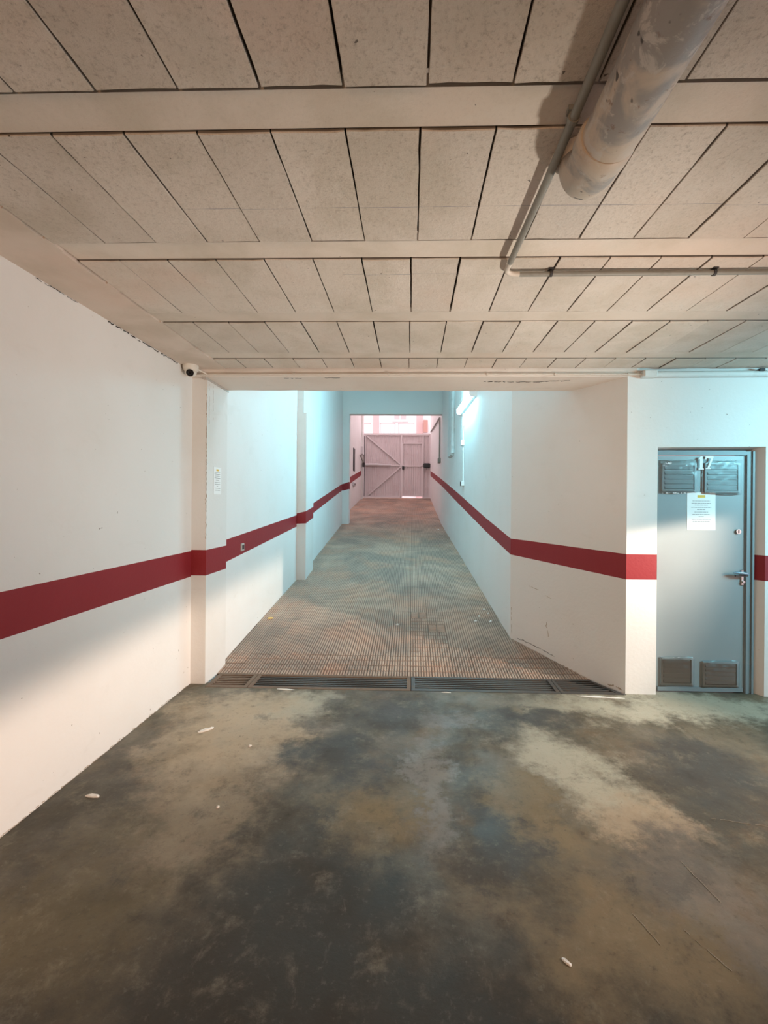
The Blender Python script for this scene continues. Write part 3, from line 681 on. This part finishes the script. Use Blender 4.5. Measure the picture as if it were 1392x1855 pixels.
mb = MB(); mb.tube([cc + ax * 0.034, cc + ax * 0.049], 0.029, 20); ln = mb.build('lens_face', 'black_plastic', t, True)
mb = MB(); mb.tube([cc + ax * 0.049, cc + ax * 0.0515], [0.014, 0.011], 16); mb.build('lens', 'glossy_lens', ln, True)
mb = MB(); mb.tube([(-1.79, 3.62, 2.672), (-1.76, 3.66, 2.660), (-1.74, 3.69, 2.650)], 0.006, 8); mb.build('cable', 'camera_shell', t, True)
# steel angle under the beam at the pilaster
t = tag(MB().box(-1.795, -1.765, 3.72, 4.205, 2.622, 2.640).build('steel_angle', 'steel_thin'), 'grey steel edge between pilaster and beam', 'steel strip')
t['kind'] = 'thing'

# ------------------------------------------------------------------ corridor things
def wx(y): return right_edge(y)
t = empty('tube_lamp', (wx(7.7), 7.7, 3.3), 'lit tube lamp with cyan glow high on the ramp wall', 'lamp')
y0, y1 = 6.95, 8.40
mb = MB(); mb.rings([[(wx(y) - 0.001, y, 3.25), (wx(y) - 0.055, y, 3.265), (wx(y) - 0.055, y, 3.375), (wx(y) - 0.001, y, 3.39)] for y in (y0, y1)]); mb.build('lamp_tray', 'white_plastic', t)
mb = MB(); mb.rings([[(wx(y) - 0.056, y, 3.262), (wx(y) - 0.10, y, 3.272), (wx(y) - 0.115, y, 3.30), (wx(y) - 0.115, y, 3.345), (wx(y) - 0.10, y, 3.368), (wx(y) - 0.056, y, 3.378)] for y in (y0 + 0.03, y1 - 0.03)]); mb.build('diffuser', 'tube_diffuser', t)
for y in (y0 + 0.012, y1 - 0.012):
    mb = MB(); mb.rings([[(wx(yy) - 0.052, yy, 3.255), (wx(yy) - 0.105, yy, 3.266), (wx(yy) - 0.12, yy, 3.30), (wx(yy) - 0.12, yy, 3.35), (wx(yy) - 0.105, yy, 3.374), (wx(yy) - 0.052, yy, 3.385)] for yy in (y - 0.016, y + 0.016)]); mb.build('end_cap', 'white_plastic', t)
t = empty('lamp_conduit', (wx(8.24), 8.24, 2.7), 'thin white conduit dropping from the lamp to a switch', 'conduit')
mb = MB(); mb.tube([(wx(8.24) - 0.012, 8.24, 3.25), (wx(8.24) - 0.012, 8.24, 2.757)], 0.011, 10); mb.build('conduit_run', 'white_plastic', t, True)
mb = MB(); mb.tube([(wx(8.22) - 0.012, 8.22, 2.648), (wx(8.2) - 0.012, 8.20, 1.992)], 0.011, 10); mb.build('conduit_run', 'white_plastic', t, True)
for z in (3.03, 2.58, 2.15):
    mb = MB(); mb.tube([(wx(8.22) - 0.012, 8.225, z - .012), (wx(8.22) - 0.012, 8.225, z + .012)], 0.019, 10); mb.build('clip', 'white_plastic', t)
t = empty('lamp_junction_box', (wx(8.23), 8.23, 2.70), 'square white box on the conduit under the tube lamp', 'junction box')
MB().bevel_box(wx(8.23) - 0.055, wx(8.23) + 0.01, 8.17, 8.29, 2.65, 2.755, 0.006).build('box_body', 'white_plastic', t)
MB().box(wx(8.23) - 0.060, wx(8.23) - 0.054, 8.18, 8.28, 2.66, 2.745).build('box_lid', 'white_plastic', t)
t = empty('light_switch', (wx(8.2), 8.2, 1.94), 'white switch with black button below the lamp conduit', 'switch')
MB().bevel_box(wx(8.2) - 0.05, wx(8.2) + 0.01, 8.155, 8.245, 1.90, 1.99, 0.006).build('switch_body', 'white_plastic', t)
MB().box(wx(8.3) - 0.055, wx(8.3) - 0.01, 8.246, 8.30, 1.905, 1.985).build('switch_button', 'black_plastic', t)
# boxed downpipe on the right wall
t = empty('boxed_duct', (wx(10), 10.0, 2.6), 'pale boxed pipe ending partway down the ramp wall', 'duct')
mb = MB(); mb.rings([[(wx(9.7) - 0.0, 9.62, z), (wx(9.7) - d, 9.64, z), (wx(10.3) - d, 10.2, z), (wx(10.3), 10.22, z)] for z, d in ((2.62, 0.03), (2.64, 0.06), (3.0, 0.065), (3.01, 0.055), (3.45, 0.055), (3.46, 0.05), (HT, 0.05))]); mb.build('duct_casing', 'duct_paint', t)
mb = MB(); mb.tube([(wx(9.5) - 0.035, 9.52, 2.66), (wx(9.5) - 0.035, 9.52, 4.0), (wx(9.5) - 0.035, 9.52, HT)], 0.04, 12); mb.build('duct_pipe', 'duct_paint', t, True)
# socket in the stripe of the left ramp wall
t = empty('wall_socket', (-1.80, 4.67, 1.09), 'small grey outlet in the red stripe of the ramp wall', 'outlet')
MB().bevel_box(-1.815, -1.795, 4.63, 4.71, 1.05, 1.13, 0.004).build('plate', 'steel_thin', t)
MB().box(-1.797, -1.792, 4.648, 4.692, 1.068, 1.112).build('cover', 'dark_metal', t)
# cables and pipes of the yard
t = empty('hanging_cable', (0.79, 14, 3.5), 'grey cable hanging on the yard wall with plug', 'cable')
yx = lambda y: 0.815 - (y - 12.15) * 0.0062
mb = MB(); mb.tube([(yx(18) - 0.03, 18.1, 4.50), (yx(16) - 0.03, 16, 4.30), (yx(14) - 0.03, 14.0, 4.14), (yx(12.9) - 0.03, 12.95, 4.06), (yx(12.6) - 0.03, 12.62, 4.02), (yx(12.55) - 0.03, 12.55, 3.9), (yx(12.5) - 0.03, 12.52, 3.4), (yx(12.5) - 0.03, 12.56, 2.85)], 0.022, 8); mb.build('cord', 'conduit_grey', t, True)
MB().bevel_box(yx(12.56) - 0.08, yx(12.56), 12.45, 12.67, 2.72, 2.86, 0.01).build('plug', 'conduit_grey', t)
tag(MB().bevel_box(-2.065, -2.03, 15.4, 15.72, 2.70, 3.51, 0.008).build('wall_slot', 'dark_metal'), 'tall black slot cover on the yard wall', 'slot cover')
t = empty('wall_button', (-2.06, 15.5, 2.15), 'small dark box below the stripe on the yard wall', 'box')
MB().bevel_box(-2.065, -2.0, 15.3, 15.75, 2.17, 2.30, 0.01).build('box_body', 'actuator_grey', t)
MB().box(-2.001, -1.99, 15.4, 15.6, 2.20, 2.26).build('button', 'dark_metal', t)

# ------------------------------------------------------------------ gate
GY = 18.2; gz0 = 1.80; gz1 = 4.45
g = empty('yard_gate', (-0.6, GY, 1.78), 'pale ribbed metal gate with diagonal braces and small walk door', 'gate')
def sheet(name, x0, x1, z0, z1, par, y=GY):
    mb = MB(); n = max(2, int((x1 - x0) / 0.085)); ring = []
    for i in range(n):
        a = x0 + (x1 - x0) * i / n; p = (x1 - x0) / n
        ring += [(a, y), (a + p * 0.62, y), (a + p * 0.70, y - 0.022), (a + p * 0.92, y - 0.022)]
    ring.append((x1, y))
    for (xa, ya), (xb, yb) in zip(ring, ring[1:]): mb.face([(xa, ya, z0), (xb, yb, z0), (xb, yb, z1), (xa, ya, z1)])
    for (xa, ya), (xb, yb) in zip(ring, ring[1:]): mb.face([(xa, ya + .03, z0), (xa, ya + .03, z1), (xb, yb + .03, z1), (xb, yb + .03, z0)])
    return mb.build(name, 'gate_paint', par)
sheet('ribbed_sheet', -1.93, -0.44, gz0 + 0.03, gz1 - 0.04, g)
sheet('ribbed_sheet', -0.44, 0.455, 4.07, gz1 - 0.04, g)
sheet('ribbed_sheet', 0.455, 0.73, gz0 + 0.03, gz1 - 0.04, g)
def gbar(x0, x1, z0, z1, par, name='frame_bar', y0=GY - 0.06, y1=GY + 0.0, m='gate_bar_paint'): return MB().box(x0, x1, y0, y1, z0, z1).build(name, m, par)
gbar(-1.98, -1.90, gz0, gz1, g); gbar(0.70, 0.765, gz0, gz1, g); gbar(-1.90, 0.70, gz1 - 0.08, gz1, g); gbar(-1.90, -0.44, gz0, gz0 + 0.07, g)
gbar(-0.46, -0.40, gz0, gz1 - 0.08, g); gbar(0.44, 0.48, gz0, gz1 - 0.08, g); gbar(-1.90, -0.46, 3.10, 3.16, g); gbar(0.48, 0.70, gz0, gz0 + 0.06, g)
def brace(a, b, w=0.05):
    a = Vector(a); b = Vector(b); d = (b - a).normalized(); nn = Vector((-d.z, 0, d.x)) * w / 2
    mb = MB(); mb.rings([[p + nn, p - nn, p - nn + Vector((0, -0.05, 0)), p + nn + Vector((0, -0.05, 0))] for p in (a, b)]); mb.build('brace', 'gate_bar_paint', g)
brace((-1.87, GY - 0.02, 4.35), (-0.46, GY - 0.02, 3.17)); brace((-1.80, GY - 0.02, 1.90), (-0.46, GY - 0.02, 3.08))
wd = sheet('walk_door', -0.385, 0.435, 1.90, 4.045, g, GY - 0.02)
for a in ((-0.40, 0.44, 4.02, 4.065), (-0.395, 0.435, 3.08, 3.125), (-0.40, -0.36, 1.86, 4.02), (0.40, 0.44, 1.86, 4.02), (-0.36, 0.40, 1.86, 1.91)):
    gbar(a[0], a[1], a[2], a[3], wd, 'door_rail', GY - 0.065, GY - 0.02)
MB().box(-0.40, -0.31, GY - 0.11, GY - 0.06, 2.97, 3.09).build('latch', 'dark_metal', wd)
MB().box(-1.965, -1.945, GY - 0.075, GY - 0.06, 1.85, 4.35).build('hinge_rod', 'dark_metal', g)
tag(MB().bevel_box(0.47, 0.755, GY - 0.19, GY - 0.062, 3.03, 3.22, 0.03).build('gate_lock', 'black_plastic'), 'black lock box on the gate edge', 'lock')
t = empty('gate_opener', (-2.0, 17.8, 3.1), 'grey actuator arm of the gate opener with wall bracket', 'gate opener')
mb = MB(); mb.tube([(-1.95, GY - 0.32, 3.13), (-1.40, GY - 0.25, 3.135)], 0.055, 12); mb.build('cylinder', 'actuator_grey', t, True)
mb = MB(); mb.tube([(-1.40, GY - 0.25, 3.135), (-0.86, GY - 0.16, 3.138)], 0.032, 10); mb.build('piston', 'actuator_grey', t, True)
mb = MB(); mb.box(-1.998, -1.90, GY - 0.45, GY - 0.25, 3.04, 3.20); mb.build('bracket', 'dark_metal', t)
mb = MB(); mb.tube([(-1.95, GY - 0.36, 3.18), (-1.965, GY - 0.38, 3.36), (-1.96, GY - 0.36, 3.53)], 0.02, 8); mb.tube([(-1.96, GY - 0.4, 3.20), (-2.0, GY - 0.8, 3.36), (-2.02, GY - 1.1, 3.44)], 0.022, 8); mb.build('cable', 'conduit_grey', t, True)
tag(MB().bevel_box(-2.10, -1.97, 17.70, 17.86, 3.54, 3.86, 0.015).build('motor_box', 'actuator_grey'), 'grey control box on the post above the gate opener', 'control box')

# ------------------------------------------------------------------ street and house beyond the gate
mb = MB(); mb.box(-14, 14, 18.6, 34, 1.5, 1.80); tag(mb.build('street_road', 'asphalt'), 'grey street outside the gate', 'street', kind='structure')
HY = 31.0
def hx(u): return (u - 747.0) / 800.0 * HY
def hz(v): return 1.57 + (912 - v) / 800.0 * HY
b = empty('town_house', (-1, HY, 1.8), 'sunlit white house across the street above the gate', 'house')
mb = MB(); mb.box(-12, 12, HY, HY + 5, 1.8, 15); mb.build('facade', 'white_render', b)
for x0, x1 in ((-2.75, -2.35), (0.30, 0.75)):
    mb = MB(); mb.box(x0, x1, HY - 0.12, HY, 1.8, 15); mb.build('pilaster', 'pink_render', b)
wn = MB().box(-1.35, -0.35, HY - 0.03, HY, 7.35, 9.2).build('window', 'white_render', b)
MB().box(-1.27, -0.43, HY - 0.035, HY - 0.03, 7.45, 9.1).build('pane', 'glass_dark', wn)
for z in (7.30, 9.2): MB().box(-1.42, -0.28, HY - 0.10, HY, z, z + 0.08).build('sill', 'white_render', b)
for x in (-1.42, -0.36, -0.88): MB().box(x, x + 0.07, HY - 0.06, HY, 7.38, 9.2).build('window_bar', 'white_render', wn)
sl = MB().box(-4.6, 1.6, HY - 0.9, HY, 5.7, 5.9).build('balcony_slab', 'white_render', b)
for x0, x1 in ((-2.2, -1.15), (-0.95, 0.15)):
    rl = MB(); rl.box(x0, x1, HY - 0.88, HY - 0.84, 6.98, 7.03); rl.box(x0, x0 + .04, HY - 0.88, HY - 0.84, 5.9, 7.03); rl.box(x1 - .04, x1, HY - 0.88, HY - 0.84, 5.9, 7.03); rl.box(x0, x1, HY - 0.88, HY - 0.84, 6.05, 6.10)
    k = x0 + 0.1
    while k < x1: rl.box(k, k + 0.018, HY - 0.87, HY - 0.85, 6.1, 6.98); k += 0.12
    rl.build('balcony_rail', 'rail_metal', b)
MB().box(0.78, 1.08, HY - 0.5, HY - 0.2, 6.5, 7.35).build('wall_box', 'brown_box', b)
mb = MB(); mb.box(-12, -2.9, HY - 0.03, HY, 7.15, 7.20); mb.build('string_course', 'pink_render', b)

# ------------------------------------------------------------------ loose bits on the ground
def flake(name, c, ln, wd_, rot, h, mat, label, cat, slope=0.0, seed=1, group=None):
    rr = random.Random(seed); n = 9; mb = MB(); top, bot, mid = [], [], []
    for k in range(n):
        a = 2 * PI * k / n; r_ = rr.uniform(0.75, 1.1)
        x, y = math.cos(a) * ln / 2 * r_, math.sin(a) * wd_ / 2 * r_
        xr, yr = x * math.cos(rot) - y * math.sin(rot), x * math.sin(rot) + y * math.cos(rot)
        bot.append((c[0] + xr, c[1] + yr, c[2] + slope * yr + 0.0005)); mid.append((c[0] + xr, c[1] + yr, c[2] + slope * yr + h * 0.6))
        top.append((c[0] + xr * 0.7, c[1] + yr * 0.7, c[2] + slope * yr * 0.7 + h * rr.uniform(0.8, 1.3)))
    mb.rings([bot, mid, top]); o = mb.build(name, mat); tag(o, label, cat, group); return o
flake('plaster_flake', (-1.404, 2.997, 0), 0.105, 0.035, 0.75, 0.010, 'plaster', 'larger white plaster flake on the floor near the pilaster', 'plaster flake', seed=2)
flake('plaster_flake', (-1.679, 2.303, 0), 0.085, 0.024, -0.08, 0.010, 'plaster', 'slim white plaster flake beside the long striped wall', 'plaster flake', seed=3)
flake('paper_scrap', (0.545, 1.529, 0), 0.040, 0.017, -0.75, 0.005, 'paper', 'pointed white paper scrap alone on the dark floor', 'paper scrap', seed=4)
flake('pebble', (-0.983, 2.244, 0), 0.016, 0.014, 0, 0.008, 'plaster', 'tiny white pebble between the two plaster flakes and the dark stain', 'pebble', seed=5)
flake('pebble', (-1.028, 2.815, 0), 0.022, 0.016, 0.4, 0.008, 'plaster', 'tiny pale pebble right of the larger plaster flake', 'pebble', seed=6)
flake('dry_leaf', (-1.70, 5.30, rz(5.30) + 0.004), 0.085, 0.05, 0.2, 0.012, 'yellow_leaf', 'yellow leaf on the ramp against the lit wall', 'leaf', SL, 7)
flake('ramp_pebble', (-0.156, 5.157, rz(5.157) + 0.004), 0.035, 0.022, 0.3, 0.014, 'plaster', 'white pebble in the middle of the ramp', 'pebble', SL, 8)
for i, (x, y) in enumerate(((0.96, 5.69), (0.975, 5.30), (0.86, 5.45), (0.80, 5.30), (0.99, 5.55))):
    flake('rubble_chip', (x - 0.02, y, rz(y) + 0.004), 0.06 if i == 1 else 0.035, 0.022, i, 0.012, 'plaster' if i % 2 == 0 else 'paper', 'pale rubble chip at the foot of the smooth ramp wall', 'rubble', SL, 20 + i, 'rubble chips by the ramp wall')
flake('ramp_scrap', (0.69, 11.24, rz(11.24) + 0.004), 0.06, 0.04, 0.2, 0.012, 'paper', 'white speck far up the ramp by the wall', 'litter', SL, 31)
# broken mortar lip in front of the grates
for i, (x, y, l_, w_) in enumerate(((1.50, 3.655, 0.26, 0.035), (1.66, 3.64, 0.20, 0.018), (-1.05, 3.682, 0.17, 0.024), (0.30, 3.683, 0.10, 0.016))):
    flake('mortar_patch', (x, y, 0), l_, w_, -0.06, 0.004, 'plaster', ('wide white mortar patch before the slanted grate', 'thin mortar sliver at the corner of the splayed wall', 'pale mortar patch before the longest grate', 'small mortar patch before the middle grate joint')[i], 'mortar patch', seed=40 + i)

# ------------------------------------------------------------------ cracks and scuffs in the plaster
def crack(parent, pts, wdir, width, out, seed, mat='crack_dark'):
    rr = random.Random(seed); wdir = Vector(wdir); out = Vector(out); mb = MB(); P = []
    for a, b in zip(pts, pts[1:]):
        a, b = Vector(a), Vector(b); n = max(2, int((b - a).length / 0.018))
        P += [a + (b - a) * i / n + wdir * rr.gauss(0, width * 0.5) for i in range(n)]
    P.append(Vector(pts[-1]))
    for i, (a, b) in enumerate(zip(P, P[1:])):
        if rr.random() < 0.18: continue
        w0 = width * rr.uniform(0.25, 1.2); w1 = width * rr.uniform(0.25, 1.2)
        q = [a, b, b + wdir * w1, a + wdir * w0]
        mb.rings([[p + out * 0.0004 for p in q], [p + out * 0.0016 for p in q]])
    mb.build('crack', mat, parent)
wl = bpy.data.objects['wall_left']; ob = bpy.data.objects['opening_beam']; wf = bpy.data.objects['wall_flare']
crack(wl, [(-1.90, 2.70, 2.684), (-1.90, 3.05, 2.688), (-1.90, 3.52, 2.686)], (0, 0, 1), 0.008, (1, 0, 0), 3)
crack(wl, [(-1.90, 2.15, 2.690), (-1.90, 2.45, 2.691)], (0, 0, 1), 0.004, (1, 0, 0), 5)
crack(wl, [(-1.90, 1.6, 0.002), (-1.90, 3.7, 0.002)], (0, 0, 1), 0.006, (1, 0, 0), 9, 'scuff_brown')
crack(ob, [(0.62, 3.86, 2.636), (1.05, 3.87, 2.636), (1.35, 3.82, 2.636)], (0, 1, 0), 0.010, (0, 0, -1), 11)
crack(ob, [(-1.1, 3.76, 2.637), (-0.95, 3.76, 2.637)], (0, 1, 0), 0.006, (0, 0, -1), 12)
crack(ob, [(-0.75, 3.75, 2.637), (-0.62, 3.75, 2.637)], (0, 1, 0), 0.006, (0, 0, -1), 13)
fa = Vector((1.79, 3.72, 0)); fd = Vector((1.09 - 1.79, 4.87 - 3.72, 0)); fn = Vector((-fd.y, fd.x, 0)).normalized() * 1.0
if fn.y > 0: fn = -fn
def fp(t, z): return tuple(fa + fd * t + Vector((0, 0, z)))
fdn = tuple(fd.normalized())
crack(wf, [fp(0.93, 0.13), fp(0.80, 0.125), fp(0.66, 0.105), fp(0.55, 0.085)], (0, 0, 1), 0.007, fn, 21)
crack(wf, [fp(0.62, 0.40), fp(0.60, 0.26)], fdn, 0.008, fn, 22, 'scuff_brown')
crack(wf, [fp(0.80, 0.72), fp(0.70, 0.70)], (0, 0, 1), 0.006, fn, 23, 'scuff_brown')
crack(wf, [fp(0.66, 0.66), fp(0.58, 0.64)], (0, 0, 1), 0.005, fn, 24, 'scuff_brown')
crack(wf, [fp(0.985, 0.45), fp(0.98, 0.16)], fdn, 0.006, fn, 25, 'scuff_brown')
crack(wf, [fp(0.12, 0.02), fp(0.02, 0.02)], (0, 0, 1), 0.012, fn, 26, 'scuff_brown')
pc = bpy.data.objects['pilaster_column']
crack(pc, [(-1.77, 3.765, 2.5), (-1.77, 3.765, 1.25)], (-1, 0, 0), 0.006, (0, -1, 0), 31, 'scuff_brown')
crack(pc, [(-1.77, 3.80, 2.60), (-1.77, 3.80, 2.25)], (0, 1, 0), 0.005, (1, 0, 0), 32, 'scuff_brown')
crack(pc, [(-1.77, 3.88, 2.60), (-1.77, 3.88, 2.30)], (0, 1, 0), 0.004, (1, 0, 0), 33, 'scuff_brown')

simple('scratch_pale', (0.33, 0.30, 0.24), 0.9)
fo = bpy.data.objects['floor']
for k, pts in enumerate(([(1.20, 1.98, 0), (1.235, 1.78, 0)], [(0.86, 1.72, 0), (0.90, 1.60, 0)], [(1.02, 1.66, 0), (1.10, 1.50, 0)], [(1.52, 2.26, 0), (1.80, 2.20, 0)], [(1.36, 1.62, 0), (1.52, 1.50, 0)])):
    d = (Vector(pts[1]) - Vector(pts[0])).normalized(); crack(fo, pts, (-d.y, d.x, 0), 0.0032, (0, 0, 1), 50 + k, 'scratch_pale')
